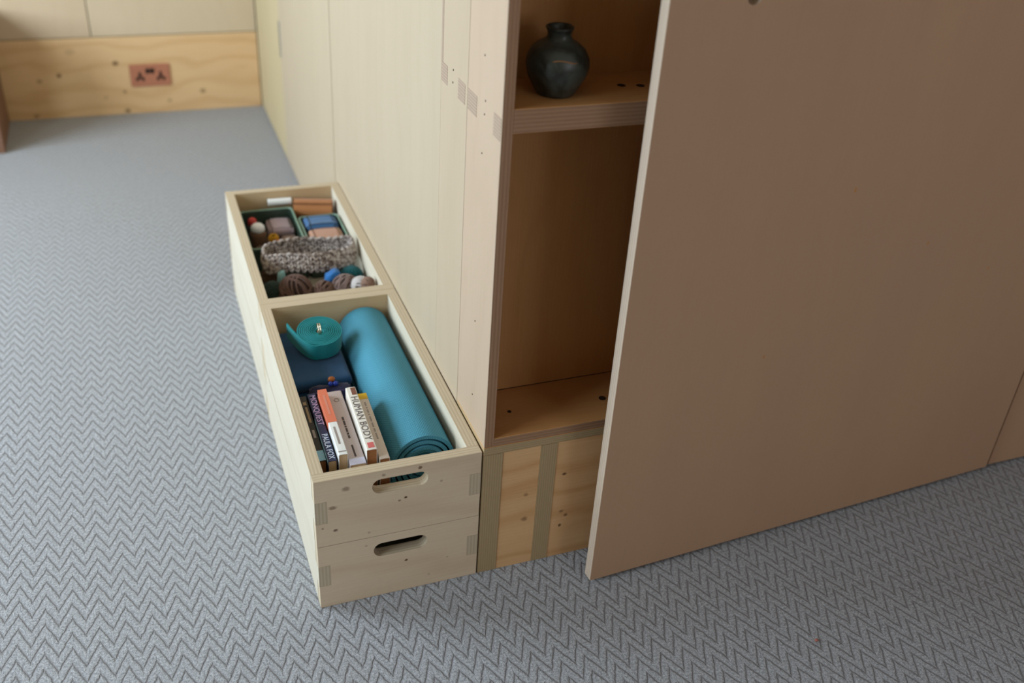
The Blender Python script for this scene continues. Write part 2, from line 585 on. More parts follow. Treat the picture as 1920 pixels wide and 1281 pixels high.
# the open door, hung on its right edge
ax_, ay_, bx_, by_ = 0.4993, -0.0909, 1.5227, -0.0332
ang = math.atan2(by_ - ay_, bx_ - ax_)
DL = math.hypot(bx_ - ax_, by_ - ay_)
zd = 0.0094
door = prism('door', [[(0, 0), (DL, 0), (DL, 1.95), (0, 1.95)], stadium(0.1385, 1.118, 0.0345, 0.0125, False)],
             1, 0, T, 1, 2, [M['ply_door'], M['edge_door']], cab)
door.location = (ax_ - XC, ay_, zd)
door.rotation_euler = (0, 0, ang)
tag(door, 'open plywood door with a finger slot')
for du, dz in ((0.414, 0.768 - zd), (0.30, 0.45), (0.62, 0.63), (0.80, 0.55)):
    disc('knot_speck', (du, -0.0001, dz), 0.0016 if du != 0.414 else 0.0022, 1, 0.0004, M['ply_inner'], door, squash=2.2)

# neighbouring cabinet with a closed door
cab2 = thing('closed_cabinet', 'plywood cabinet with a closed door right of the open door', 'cabinet', (XC + CW + 0.002, 0, 0))
W2 = 1.15
board('side_panel', (0, 0.0, 0.0005), (SW, 0.1575, ZT), 0, 2, [M['ply_inner'], EC], cab2)
board('side_panel', (W2 - SW, 0.0, 0.0005), (W2, 0.1575, ZT), 0, 2, [M['ply_inner'], EC], cab2)
board('back_panel', (SW, 0.14, 0.0005), (W2 - SW, 0.1575, ZT), 1, 2, [M['ply_inner'], EC], cab2)
board('door', (0.004, -T - 0.006, 0.008), (W2 - 0.004, -0.0055, 1.95), 1, 2, [M['ply_door'], M['edge_cab']], cab2)

# ------------------------------------------------------------------ wardrobe whose side faces the carpet
ward = thing('panelled_wardrobe', 'tall pale plywood wardrobe behind the crates, running to the far wall', 'wardrobe', (XC, 0.1583, 0))
Y0 = 0.1583
g = 0.0006
m = M
EE = M['crate_edge']
board('front_stile', (0, 0.0008, 0.0005), (SW, 0.300 - Y0, ZT), 0, 2, [M['ply_pale2'], EE], ward)
board('side_panel', (0, 0.3008 - Y0, 0.0005), (SW, 1.262 - Y0, ZT), 0, 2, [M['ply_pale'], EE], ward)
d1 = board('door', (0.0, 1.2700 - Y0, 0.006), (SW, 2.134 - Y0, ZT), 0, 2, [M['ply_pale'], EE], ward)
board('door', (0.0, 2.1370 - Y0, 0.006), (SW, YB - 0.003 - Y0, ZT), 0, 2, [M['ply_yellow'], EE], ward)
board('inner_frame', (SW + 0.002, 1.2 - Y0, 0.0005), (0.06, YB - 0.01 - Y0, ZT), 0, 2, [M['ply_inner'], EE], ward)
o = board('tenon_end', (-0.0004, 0.264 - Y0, 0.874), (0.004, 0.2985 - Y0, 0.906), 0, 1, [M['dowel'], M['dowel']], ward, bev=0)
o2 = board('tenon_end', (-0.0004, 0.170 - Y0, 0.872), (0.004, 0.206 - Y0, 0.905), 0, 1, [M['dowel'], M['dowel']], ward, bev=0)
for q in (o, o2):
    uvl = q.data.uv_layers[0]
    for lp in q.data.loops:
        co = q.data.vertices[lp.vertex_index].co
        uvl.data[lp.index].uv = (co.y, co.z)
for y, z in ((0.2334, 0.9095), (0.2345, 0.8887)):
    disc('screw', (-0.0001, y - Y0, z), 0.0018, 0, 0.0008, M['hole'], ward)
board('edge_lipping', (-0.0005, 0.291 - Y0, 0.907), (0.002, 0.2995 - Y0, ZT - 0.1), 0, 2, [M['dowel'], M['dowel']], ward, bev=0)
# flush steel edge pull
pl = board('pull_plate', (-0.0012, 2.128 - Y0, 0.372), (0.001, 2.150 - Y0, 0.492), 0, 2, [M['steel'], M['steel']], ward)
tag(pl, 'grey steel edge pull')

# ------------------------------------------------------------------ storage crates
side_mats = [M['crate_side'], M['crate_edge']]
TZ0, TZ1 = 0.053, 0.101


def make_crate(name, label, loc, rz, handle):
    c = thing(name, label, 'crate', loc, rz, 'plywood storage crates, two stacks end to end')
    e = 0.00035
    def end_panel(y0, y1, slot):
        W_ = W
        out = [(e, 0), (W_ - e, 0), (W_ - e, TZ0 - e), (W_ - T + e * 0, TZ0 - e), (W_ - T, TZ1 + e), (W_ - e, TZ1 + e), (W_ - e, CH - 0.0008), (e, CH - 0.0008),
               (e, TZ1 + e), (T, TZ1 + e), (T, TZ0 - e), (e, TZ0 - e)]
        lps = [out, stadium(W / 2 + 0.001, 0.1135, 0.0345, 0.0158)] if slot else [out]
        return prism('end_panel', lps, 1, y0, y1, 1, 0,
                     [M[('crate_front' if loc[2] > 0.1 else 'crate_front_low') if slot else 'crate_inner'], M['crate_edge']], c)
    end_panel(0, T, handle)
    end_panel(LC - T, LC, False)
    for s in (0, 1):
        x0, x1 = (0, T) if s == 0 else (W - T, W)
        out = [(T + e, 0), (LC - T - e, 0), (LC - T - e, TZ0), (LC, TZ0), (LC, TZ1), (LC - T - e, TZ1), (LC - T - e, CH - 0.0008),
               (T + e, CH - 0.0008), (T + e, TZ1), (0, TZ1), (0, TZ0), (T + e, TZ0)]
        prism('side_panel', [out], 0, x0, x1, 0, 1, side_mats, c)
    board('bottom_board', (T + 0.0003, T + 0.0003, 0.0005), (W - T - 0.0003, LC - T - 0.0003, 0.0123), 2, 1, side_mats, c, bev=0)
    return c


make_crate('storage_crate', 'bottom crate of the front stack, resting on the carpet', (0, 0.0, 0.0006), 0, True)
make_crate('storage_crate', 'bottom crate of the rear stack, below the yarn crate', (0.001, LC + 0.001, 0.0006), 0, False)
ZU = CH + 0.0006
make_crate('storage_crate', 'open front crate on top, holding the books and blue mat', (-0.0004, 0.0004, ZU), -0.002, True)
make_crate('storage_crate', 'open rear crate on top, holding yarn and green bins', (0.0012, LC + 0.001, ZU), 0, False)
ZI = ZU + 0.0126       # inside floor of the upper crates

# ------------------------------------------------------------------ vase
def ceramic():
    n = NT('dark_glazed_stoneware', 0.38, 0.5)
    f = n.noise(n.obj(), 28, 4, 0.6, 0.6)
    c = n.mix(n.sstep(f, 0.35, 0.65), srgb(34, 34, 28), srgb(66, 72, 66))
    n.color(c)
    n.bump(f, 0.25, 0.002)
    return n.m


M['ceramic'] = ceramic()
M['gold'] = plain('dull_gold_repair', (170, 122, 78), 0.4, 0.5, metal=0.4)
vase = thing('vase', 'round dark stoneware vase with a short neck standing on the cabinet shelf', 'vase', (0.408, 0.0585, 0.9223))
prof = [(0.028, 0.0), (0.033, 0.001), (0.036, 0.006), (0.044, 0.022), (0.052, 0.040), (0.0560, 0.060), (0.0545, 0.078),
        (0.047, 0.095), (0.036, 0.106), (0.026, 0.112), (0.0215, 0.117), (0.0205, 0.124), (0.022, 0.132), (0.0245, 0.136),
        (0.0245, 0.139), (0.022, 0.1405), (0.0185, 0.138), (0.0175, 0.12), (0.017, 0.11)]
prof = [(r * 0.86, z * 0.72) for r, z in prof]
bm = bmesh.new(); lathe(bm, prof, 48)
for v in bm.verts:
    a = math.atan2(v.co.y, v.co.x)
    k = 1 + 0.012 * math.sin(3 * a + v.co.z * 60)
    v.co.x *= k; v.co.y *= k
link_mesh('body', bm, M['ceramic'], vase, True)
bm = bmesh.new()
pts = []
for i in range(12):
    a = R(-122 + i * 4.2)
    z = 0.0600 + 0.0020 * math.sin(i * 0.45)
    rr = 0.0464
    pts.append((rr * math.cos(a), rr * math.sin(a), z))
tube(bm, pts, 0.0009, 6)
link_mesh('gold_line', bm, M['gold'], vase, True)

# ------------------------------------------------------------------ copper double socket on the back baseboard
sock = thing('power_socket', 'copper double power socket on the knotty baseboard of the far wall', 'socket', (-0.1135, YB - 0.0002, 0.1495))
bm = bmesh.new(); add_box(bm, (-0.0735, -0.005, -0.043), (0.0735, 0, 0.043))
bmesh.ops.bevel(bm, geom=list(bm.edges), offset=0.002, segments=2, affect='EDGES')
link_mesh('face_plate', bm, M['copper'], sock)
for cx in (-0.038, 0.038):
    bm = bmesh.new()
    add_box(bm, (cx - 0.0045, -0.0062, -0.002), (cx + 0.0045, -0.0048, 0.014))
    add_box(bm, (cx - 0.0155, -0.0062, -0.020), (cx - 0.005, -0.0048, -0.007))
    add_box(bm, (cx + 0.005, -0.0062, -0.020), (cx + 0.0155, -0.0048, -0.007))
    add_box(bm, (cx - 0.007, -0.0060, -0.010), (cx + 0.007, -0.0049, -0.0025))
    link_mesh('pin_slots', bm, M['black_plastic'], sock)
for cx in (-0.0085, 0.0085):
    bm = bmesh.new(); add_box(bm, (cx - 0.007, -0.0085, 0.008), (cx + 0.007, -0.0048, 0.027))
    bmesh.ops.bevel(bm, geom=list(bm.edges), offset=0.0015, segments=2, affect='EDGES')
    link_mesh('rocker_switch', bm, M['black_plastic'], sock)

# low wooden bench, only its corner enters the frame on the far left
M['bench'] = wood('dark_brown_wood', (140, 104, 84), (108, 78, 60))
bench = thing('bench', 'dark brown wooden bench corner by the far wall at the left edge', 'bench', (-1.75, 2.40, 0))
bmat = [M['bench'], M['bench']]
board('seat_slab', (0, 0, 0.385), (1.115, 0.325, 0.425), 2, 0, bmat, bench)
board('side_slab', (1.08, 0, 0.0005), (1.115, 0.325, 0.3847), 0, 2, bmat, bench)
board('side_slab', (0, 0, 0.0005), (0.035, 0.325, 0.3847), 0, 2, bmat, bench)
board('front_board', (0.036, 0.01, 0.1), (1.079, 0.03, 0.3847), 1, 0, bmat, bench)

# ------------------------------------------------------------------ text helper
def text_mesh(name, body, size, mat, parent, mtx, sx=1.0, bold=0.0, spacing=1.0, length=None):
    cu = bpy.data.curves.new('lettering', 'FONT')
    cu.body = body
    cu.size = size
    cu.align_x = 'LEFT'
    cu.align_y = 'CENTER'
    cu.extrude = 0.00012
    cu.offset = bold
    cu.space_character = spacing
    cu.resolution_u = 3
    to = bpy.data.objects.new('lettering', cu)
    COL.objects.link(to)
    dg = bpy.context.evaluated_depsgraph_get()
    dg.update()
    me = bpy.data.meshes.new_from_object(to.evaluated_get(dg))
    COL.objects.unlink(to)
    bpy.data.objects.remove(to)
    if length:
        xs = [v.co.x for v in me.vertices]
        sx = length / (max(xs) - min(xs))
    me.transform(mtx @ Matrix.Diagonal((sx, 1, 1, 1)))
    me.materials.clear()
    me.materials.append(mat)
    o = bpy.data.objects.new(name, me)
    COL.objects.link(o)
    o.parent = parent
    return o


# ------------------------------------------------------------------ books (spine up, fore edge down)
def paper():
    n = NT('book_page_edges', 0.85, 0.1)
    s = n.sep(n.obj())
    f = n.noise(n.comb(n.math('MULTIPLY', s[0], 1800.0), n.math('MULTIPLY', s[2], 12.0), n.math('MULTIPLY', s[1], 12.0)), 1.0, 2)
    n.color(n.mix(f, srgb(226, 206, 172), srgb(176, 140, 100)))
    return n.m


M['paper'] = paper()
M['paper_brown'] = plain('browned_page_edges', (158, 108, 70), 0.9, 0.1, 0.15, 300)
for k, c in dict(bk_black=(30, 26, 24), bk_navy=(32, 42, 78), bk_orange=(214, 116, 88), bk_white=(226, 228, 228),
                 bk_lilac=(192, 178, 178), bk_human=(224, 220, 212), bk_cream=(206, 194, 184), ink=(62, 50, 52),
                 ink_grey=(150, 140, 136), ink_mid=(104, 96, 98), lt_blue=(140, 190, 214), lilac_ink=(176, 156, 196), pale_ink=(206, 214, 232),
                 yellow=(206, 166, 20), red_logo=(206, 104, 104), photo=(120, 74, 60), tan_ink=(150, 128, 96),
                 lav=(200, 200, 222), coral_ink=(206, 132, 112)).items():
    M[k] = plain(k.replace('bk_', 'cover_'), c, 0.45, 0.4)


def book(label, back, front, thick, ztop, cover, paper='paper', backcov=None):
    """back/front: (x, y) of the spine centre line ends; local frame: y from near end (0) to far end, z=0 at the fore edge"""
    fx, fy = front
    bx, by = back
    ln = math.hypot(bx - fx, by - fy)
    rz = math.atan2(-(bx - fx), by - fy)
    z0 = ZI + 0.0006
    h = ztop - z0
    t = thing('book', label, 'book', (fx, fy, z0), rz, 'books standing spine up in the front crate')
    hw = thick / 2
    ct = 0.0006
    # cover: a rounded wrap around the block
    sec = [(-hw, 0), (-hw, h - 0.0012), (-hw * 0.86, h - 0.0002), (0, h), (hw * 0.86, h - 0.0002), (hw, h - 0.0012), (hw, 0),
           (hw - ct, 0), (hw - ct, h - 0.0016), (0, h - 0.001), (-hw + ct, h - 0.0016), (-hw + ct, 0)]
    prism('cover', [sec], 1, 0, ln, 1, 0, [M[cover], M[cover]], t)
    bm = bmesh.new(); add_box(bm, (-hw + ct * 1.2, 0.0012, 0.0015), (hw - ct * 1.2, ln - 0.0012, h - 0.0018))
    link_mesh('page_block', bm, M[paper], t)
    return t, ln, h, hw


def spine_patch(name, t, x0, x1, y0, y1, h, mat, lift=0.0002):
    bm = bmesh.new(); add_box(bm, (x0, y0, h - 0.0006), (x1, y1, h + lift))
    return link_mesh(name, bm, M[mat], t)


def spine_text(t, body, size, mat, xc, ystart, h, sx=1.0, bold=0.0, spacing=1.0, lift=0.0004, length=None):
    mtx = Matrix.Translation((xc, ystart, h + lift)) @ Matrix.Rotation(R(-90), 4, 'Z')
    return text_mesh('lettering', body, size, M[mat], t, mtx, sx, bold, spacing, length)


t, ln, h, hw = book('black paperback against the left wall of the crate', (0.0317, 0.279), (0.0300, 0.0775), 0.0135, 0.278, 'bk_black', 'paper_brown')
spine_patch('spine_band', t, -hw, hw, 0.0008, 0.030, h, 'lt_blue')
spine_patch('lettering', t, -0.0015, 0.0025, 0.115, 0.165, h, 'tan_ink', 0.00035)
spine_patch('lettering', t, -0.003, 0.003, 0.172, 0.182, h, 'tan_ink', 0.00035)
spine_patch('lettering', t, -0.002, 0.0025, 0.068, 0.092, h, 'ink_grey', 0.00035)

t, ln, h, hw = book('navy blue paperback with lilac and white capitals, left of the orange one', (0.0478, 0.274), (0.0455, 0.0643), 0.0150, 0.285, 'bk_navy')
spine_text(t, 'PAULA FOX', 0.0145, 'pale_ink', 0.0, 0.079, h, 1, 0.0001, length=0.073)
spine_text(t, 'MONQUEST', 0.0150, 'lilac_ink', 0.0, ln - 0.006, h, 1.0, 0.0001, length=0.096)
bm = bmesh.new(); add_box(bm, (-hw - 0.0003, 0.0005, h - 0.010), (-hw + 0.0002, ln * 0.62, h - 0.001))
link_mesh('cover_stripe', bm, M['lt_blue'], t)

t, ln, h, hw = book('orange and white paperback, coral at its far end', (0.0662, 0.261), (0.0638, 0.0585), 0.0160, 0.300, 'bk_white')
yo = 0.098
bm = bmesh.new()
add_box(bm, (-hw - 0.0003, yo - 0.001, 0.02), (hw + 0.0003, ln + 0.0003, h + 0.00025))
link_mesh('coral_cover_half', bm, M['bk_orange'], t)
spine_patch('lettering', t, -0.002, 0.002, yo + 0.022, yo + 0.085, h, 'coral_ink', 0.0005)
spine_patch('lettering', t, -0.0022, 0.0018, 0.030, 0.082, h, 'ink_grey', 0.0001).hide_render = False
spine_patch('spine_band', t, -hw + 0.001, hw - 0.001, 0.0075, 0.010, h, 'ink_grey', 0.0003)

t, ln, h, hw = book('thick lilac-grey paperback with a small ring emblem on the spine', (0.0905, 0.272), (0.0868, 0.044), 0.0285, 0.284, 'bk_lilac')
spine_patch('spine_band', t, -hw + 0.0004, hw - 0.0004, 0.0004, 0.018, h, 'lav')
bm = bmesh.new()
tube(bm, [(0.0 + 0.0042 * math.cos(a), ln - 0.030 + 0.0052 * math.sin(a), h + 0.0002) for a in [i * math.pi / 10 for i in range(20)]], 0.0009, 5, True)
link_mesh('ring_emblem', bm, M['ink_grey'], t)
yy = 0.142
for w_ in (0.010, 0.013, 0.005, 0.012, 0.006, 0.009):
    spine_patch('lettering', t, -0.0018, 0.0018, yy - w_, yy, h, 'ink', 0.0004)
    yy -= w_ + 0.0022
spine_patch('lettering', t, -0.0018, 0.0014, 0.022, 0.056, h, 'ink', 0.0004)

t, ln, h, hw = book('white paperback lettered HUMAN BODY in large grey capitals', (0.1180, 0.2475), (0.1130, 0.0520), 0.0185, 0.305, 'bk_human', 'paper_brown')
spine_text(t, 'HUMAN BODY', 0.0180, 'ink_mid', 0.0, ln - 0.031, h, length=0.136)
spine_patch('cover_photo', t, -0.001, hw - 0.0012, ln - 0.026, ln - 0.002, h, 'photo', 0.0003)
spine_patch('publisher_logo', t, -0.005, 0.006, 0.005, 0.020, h, 'red_logo', 0.0004)

t, ln, h, hw = book('cream paperback with a yellow square at the top of its spine, beside the mat', (0.1400, 0.2494), (0.1345, 0.0458), 0.0180, 0.285, 'bk_cream', 'paper_brown')
spine_patch('yellow_square', t, -hw + 0.0003, hw - 0.0003, ln - 0.019, ln - 0.0003, h, 'yellow', 0.0003)
yy = ln - 0.030
for w_ in (0.012, 0.004, 0.010, 0.004, 0.016, 0.014, 0.010, 0.018):
    spine_patch('lettering', t, -0.0014, 0.0014, yy - w_, yy, h, 'ink_grey', 0.0004)
    yy -= w_ + 0.004

# ------------------------------------------------------------------ blue yoga mat
def mat_material():
    n = NT('blue_ribbed_foam', 0.75, 0.2)
    s = n.sep(n.uv())
    w = n.noise(n.uv(), 30, 2)
    rib = n.math('SINE', n.math('ADD', n.math('MULTIPLY', s[0], 1500.0), n.math('MULTIPLY', w, 5.0)))
    rib2 = n.math('SINE', n.math('MULTIPLY', s[1], 900.0))
    f = n.math('MULTIPLY_ADD', n.math('MULTIPLY', rib, rib2), 0.5, 0.5)
    grain = n.noise(n.uv(), 500, 3)
    f = n.math('ADD', n.math('MULTIPLY', f, 0.6), n.math('MULTIPLY', grain, 0.5))
    n.color(n.mix(f, srgb(54, 116, 142), srgb(86, 158, 182)))
    n.bump(f, 0.5, 0.0012)
    return n.m


M['mat'] = mat_material()


def spiral_sheet(name, mat, parent, a0, a1, rfun, th, lo, hi, cx, cz, axis, tail=(), nseg=None, sq=(1, 1), yjit=0.0):
    """sheet rolled along axis; path in the plane perpendicular to the axis"""
    n_ = nseg or int((a1 - a0) / 0.14)
    path = []
    for i in range(n_ + 1):
        a = a0 + (a1 - a0) * i / n_
        r = rfun(i / n_)
        path.append(Vector((cx + sq[0] * r * math.cos(a), cz + sq[1] * r * math.sin(a))))
    path += [Vector(p) for p in tail]
    bm = bmesh.new()
    uvl = bm.loops.layers.uv.verify()
    rows = []
    acc = 0
    for i, p in enumerate(path):
        q0 = path[max(0, i - 1)]
        q1 = path[min(len(path) - 1, i + 1)]
        t_ = (q1 - q0).normalized()
        nn = Vector((-t_.y, t_.x)) * th / 2
        if i:
            acc += (p - path[i - 1]).length
        fr = i / (len(path) - 1)
        l0 = lo + yjit * (1 - fr) * math.sin(fr * 9)
        l1 = hi - yjit * (1 - fr) * math.cos(fr * 7)
        def P(v2, h_):
            return Vector((v2.x, h_, v2.y)) if axis == 1 else Vector((v2.x, v2.y, h_))
        mids = 5
        rows.append(([bm.verts.new(P(p + nn, l0 + (l1 - l0) * k / mids)) for k in range(mids + 1)],
                     [bm.verts.new(P(p - nn, l0 + (l1 - l0) * k / mids)) for k in range(mids + 1)], acc))
    def quad(a, b, c, d, ua, ub, ha, hb):
        f = bm.faces.new([a, b, c, d])
        for l, uv_ in zip(f.loops, ((ua, ha), (ub, ha), (ub, hb), (ua, hb))):
            l[uvl].uv = uv_
    for A, B in zip(rows, rows[1:]):
        for s_ in (0, 1):
            for k in range(len(A[0]) - 1):
                hk = k * (hi - lo) / 5
                quad(A[s_][k], B[s_][k], B[s_][k + 1], A[s_][k + 1], A[2], B[2], hk, hk + (hi - lo) / 5)
        quad(A[0][0], B[0][0], B[1][0], A[1][0], A[2], B[2], 0, th)
        quad(A[0][-1], B[0][-1], B[1][-1], A[1][-1], A[2], B[2], 0, th)
    for E_ in (rows[0], rows[-1]):
        for k in range(len(E_[0]) - 1):
            quad(E_[0][k], E_[1][k], E_[1][k + 1], E_[0][k + 1], 0, th, 0, 0.1)
    bmesh.ops.recalc_face_normals(bm, faces=bm.faces)
    ob = link_mesh(name, bm, mat, parent, True)
    ob.data.set_sharp_from_angle(angle=R(45))
    return ob


ym = spiral_sheet('yoga_mat', M['mat'], None, R(210) - 2 * math.pi * 4.6, R(210), lambda f: 0.0145 + 0.0425 * f, 0.0062, 0.080, 0.583, 0, 0, 1,
                  tail=[(-0.0585, -0.030), (-0.061, -0.040), (-0.0615, -0.050)], yjit=0.006)
me = ym.data
bpy.context.view_layer.update()
zmin = min(v.co.z for v in me.vertices)
xmax = max(v.co.x for v in me.vertices)
for v in me.vertices:      # fuller towards the near end, resting on the crate floor and its right wall
    f_ = (0.590 - v.co.y) / 0.51
    v.co.z = (v.co.z - zmin) * (1.04 + 0.13 * f_)
    v.co.x = (v.co.x - xmax) * (1.0 + 0.085 * f_)
ym.location = (0.2768, 0.0, ZI + 0.0008)
tag(ym, 'long blue ribbed exercise mat rolled up along the right of the front crate', 'mat')

# ------------------------------------------------------------------ folded navy blanket, teal strap, pouch
def fabric(name, rgb, rgb2, scale=500, bump=0.4, rough=0.95):
    n = NT(name, rough, 0.1)
    f = n.noise(n.obj(), scale, 3, 0.7)
    g_ = n.noise(n.obj(), 14, 2)
    n.color(n.mix(n.math('ADD', n.math('MULTIPLY', f, 0.7), n.math('MULTIPLY', g_, 0.3)), srgb(*rgb), srgb(*rgb2)))
    n.bump(f, bump, 0.0012)
    n.p.inputs['Sheen Weight'].default_value = 0.2
    return n.m


M['navy'] = fabric('navy_fabric', (30, 58, 92), (52, 92, 132))
M['teal'] = fabric('teal_webbing', (2, 104, 112), (14, 142, 148), 900, 0.2)


def folded_cloth(name, label, cat, mat, x0, x1, y0, y1, z0, layer, count, fold_axis='y', group=None, sag=0.002, rz=0, seed=1):
    """stack of soft folded layers, the round fold towards the camera"""
    rnd = random.Random(seed)
    t = thing(name, label, cat, ((x0 + x1) / 2, (y0 + y1) / 2, z0), rz, group)
    hx, hy = (x1 - x0) / 2, (y1 - y0) / 2
    for k in range(count):
        bm = bmesh.new()
        jx, jy = rnd.uniform(-0.002, 0.002), rnd.uniform(-0.002, 0.002)
        add_box(bm, (-hx + abs(jx), -hy + abs(jy), k * layer), (hx - abs(jx), hy - abs(jy), (k + 1) * layer - 0.0006))
        bmesh.ops.subdivide_edges(bm, edges=[e for e in bm.edges if e.calc_length() > layer * 1.5], cuts=9, use_grid_fill=True)
        edges = [e for e in bm.edges if e.is_manifold and e.calc_face_angle(0) > 0.8]
        bmesh.ops.bevel(bm, geom=edges, offset=layer * 0.42, segments=4, affect='EDGES', profile=0.5)
        for v in bm.verts:
            wv = 0.5 * sag * (math.sin(v.co.x * 55 + k) + math.cos(v.co.y * 48 + 2 * k + seed)) - sag * 0.6
            v.co.z += wv * (v.co.z / (layer * count)) if v.co.z > 0.002 else 0
        link_mesh('folded_layer', bm, mat, t, True)
    return t


folded_cloth('folded_blanket', 'folded navy blue blanket under the teal strap coil', 'blanket', M['navy'], 0.0245, 0.1505, 0.372, 0.585, ZI + 0.0008, 0.0270, 3, seed=3)
SZ = ZI + 0.0008 + 3 * 0.027 - 0.0004

strap = thing('yoga_strap', 'coiled teal webbing strap with a metal ring, lying on the navy blanket', 'strap', (0.1045, 0.492, SZ + 0.0115))
strap.rotation_euler = (R(9), 0, 0)
tail = []
for i in range(1, 15):     # the loose end swings away to the left
    f = i / 14
    a = R(-95) 
    tail.append((-0.010 - 0.050 * f ** 1.0, -0.0475 + 0.006 * f + 0.098 * max(0, f - 0.12) ** 1.9))
spiral_sheet('webbing', M['teal'], strap, -R(95) + 2 * math.pi * 10, -R(100), lambda f: 0.0075 + 0.0395 * f, 0.0027, 0.0, 0.038, 0, 0, 2, tail=tail, nseg=560, yjit=0.0020)
M['chrome'] = plain('bright_metal', (226, 214, 190), 0.2, 0.6, metal=1.0)
for dx in (0, 0.004):
    bm = bmesh.new()
    tube(bm, [(dx - 0.002, 0.0 + 0.0125 * math.cos(a), 0.041 + 0.0115 * math.sin(a)) for a in [i * 2 * math.pi / 20 for i in range(20)]], 0.0013, 8, True)
    link_mesh('metal_ring', bm, M['chrome'], strap, True)

pouch = thing('pouch', 'small dark navy pouch with an orange and blue bead clasp behind the books', 'pouch', (0.098, 0.3325, ZI + 0.001))
M['pouch'] = fabric('midnight_blue_fabric', (22, 24, 50), (42, 42, 86), 300, 0.3)
bm = bmesh.new(); add_box(bm, (-0.042, -0.028, 0), (0.040, 0.030, 0.084))
bmesh.ops.subdivide_edges(bm, edges=list(bm.edges), cuts=3, use_grid_fill=True)
for v in bm.verts:
    k = 1 - 0.35 * (v.co.z / 0.084) ** 2
    v.co.y *= k
    v.co.z += 0.003 * math.sin(v.co.x * 90) * (v.co.z / 0.084)
bmesh.ops.bevel(bm, geom=[e for e in bm.edges if e.calc_face_angle(0) > 0.7], offset=0.004, segments=2, affect='EDGES')
link_mesh('bag', bm, M['pouch'], pouch, True)
bm = bmesh.new(); tube(bm, [(-0.040 + 0.0078 * i, -0.012 + 0.001 * math.sin(i), 0.0855 + 0.0012 * math.sin(i * 1.3)) for i in range(11)], 0.0016, 6)
link_mesh('zip', bm, plain('violet_cord', (74, 62, 108), 0.6), pouch, True)
bm = bmesh.new(); blob(bm, (0.004, 0.020, 0.094), (0.0075, 0.006, 0.006), 12, 8)
link_mesh('orange_bead', bm, plain('orange_brown_bead', (168, 96, 44), 0.4), pouch, True)
bm = bmesh.new(); blob(bm, (0.000, 0.010, 0.090), (0.005, 0.005, 0.005), 10, 8); blob(bm, (0.010, 0.009, 0.090), (0.006, 0.0055, 0.005), 10, 8)
link_mesh('blue_bead', bm, plain('deep_blue_bead', (40, 62, 160), 0.3), pouch, True)

# ------------------------------------------------------------------ yarn balls
def yarn_ball(label, x, y, r, rgb, z=None, strand=0.0021, seed=0, wraps=34, group='yarn balls at the near end of the rear crate'):
    rnd = random.Random(seed)
    z = ZI + 0.001 + r if z is None else z
    t = thing('yarn_ball', label, 'yarn', (x, y, z - r), 0, group)
    c = (0, 0, r)
    bm = bmesh.new()
    blob(bm, c, (r * 0.90, r * 0.90, r * 0.90), 20, 12)
    link_mesh('core', bm, plain('yarn_core', tuple(int(v * 0.6) for v in rgb), 0.95, 0.1), t, True)
    bm = bmesh.new()
    base = Vector((rnd.gauss(0, 1), rnd.gauss(0, 1), rnd.gauss(0, 1))).normalized()
    for w_ in range(wraps):
        if w_ % 9 == 0:
            base = Vector((rnd.gauss(0, 1), rnd.gauss(0, 1), rnd.gauss(0, 1))).normalized()
        axis = (base + Vector((rnd.gauss(0, .12), rnd.gauss(0, .12), rnd.gauss(0, .12)))).normalized()
        u = axis.orthogonal().normalized(); v = axis.cross(u)
        off = (w_ % 9 - 4) / 4 * r * 0.5
        rr = r * rnd.uniform(0.925, 0.975)
        cr = math.sqrt(max(1e-9, rr * rr - off * off))
        n_ = 26
        tube(bm, [Vector(c) + axis * off + (u * math.cos(2 * math.pi * i / n_) + v * math.sin(2 * math.pi * i / n_)) * cr for i in range(n_)], strand, 5, True)
    link_mesh('wound_strand', bm, fabric('yarn', tuple(int(v * 0.72) for v in rgb), tuple(min(255, int(v * 1.18)) for v in rgb), 350, 0.5), t, True)
    return t


yarn_ball('large brown yarn ball against the divider', 0.1040, 0.7780, 0.0420, (112, 88, 80), z=ZI + 0.064, seed=1)
yarn_ball('small tan-brown yarn ball between the large brown and grey-brown balls', 0.1680, 0.7600, 0.0255, (116, 90, 80), z=ZI + 0.066, seed=2)
yarn_ball('grey-brown yarn ball right of the middle', 0.2190, 0.7630, 0.0340, (128, 108, 104), z=ZI + 0.066, seed=3)
yarn_ball('light grey yarn ball near the right crate wall', 0.2510, 0.7400, 0.0245, (196, 190, 190), z=ZI + 0.078, seed=4)
yarn_ball('dark green yarn ball in the near left corner', 0.0530, 0.7930, 0.0260, (44, 62, 58), z=ZI + 0.062, seed=5)
yarn_ball('dark teal yarn ball under the right end of the knit', 0.2460, 0.8130, 0.0280, (26, 86, 92), z=ZI + 0.066, seed=6)
yarn_ball('dark olive-brown yarn ball by the left crate wall', 0.0580, 0.8680, 0.0310, (84, 62, 46), z=ZI + 0.050, seed=7)
yarn_ball('small taupe yarn ball in the near right corner', 0.2590, 0.6970, 0.0160, (136, 108, 94), z=ZI + 0.108, strand=0.0015, seed=8)

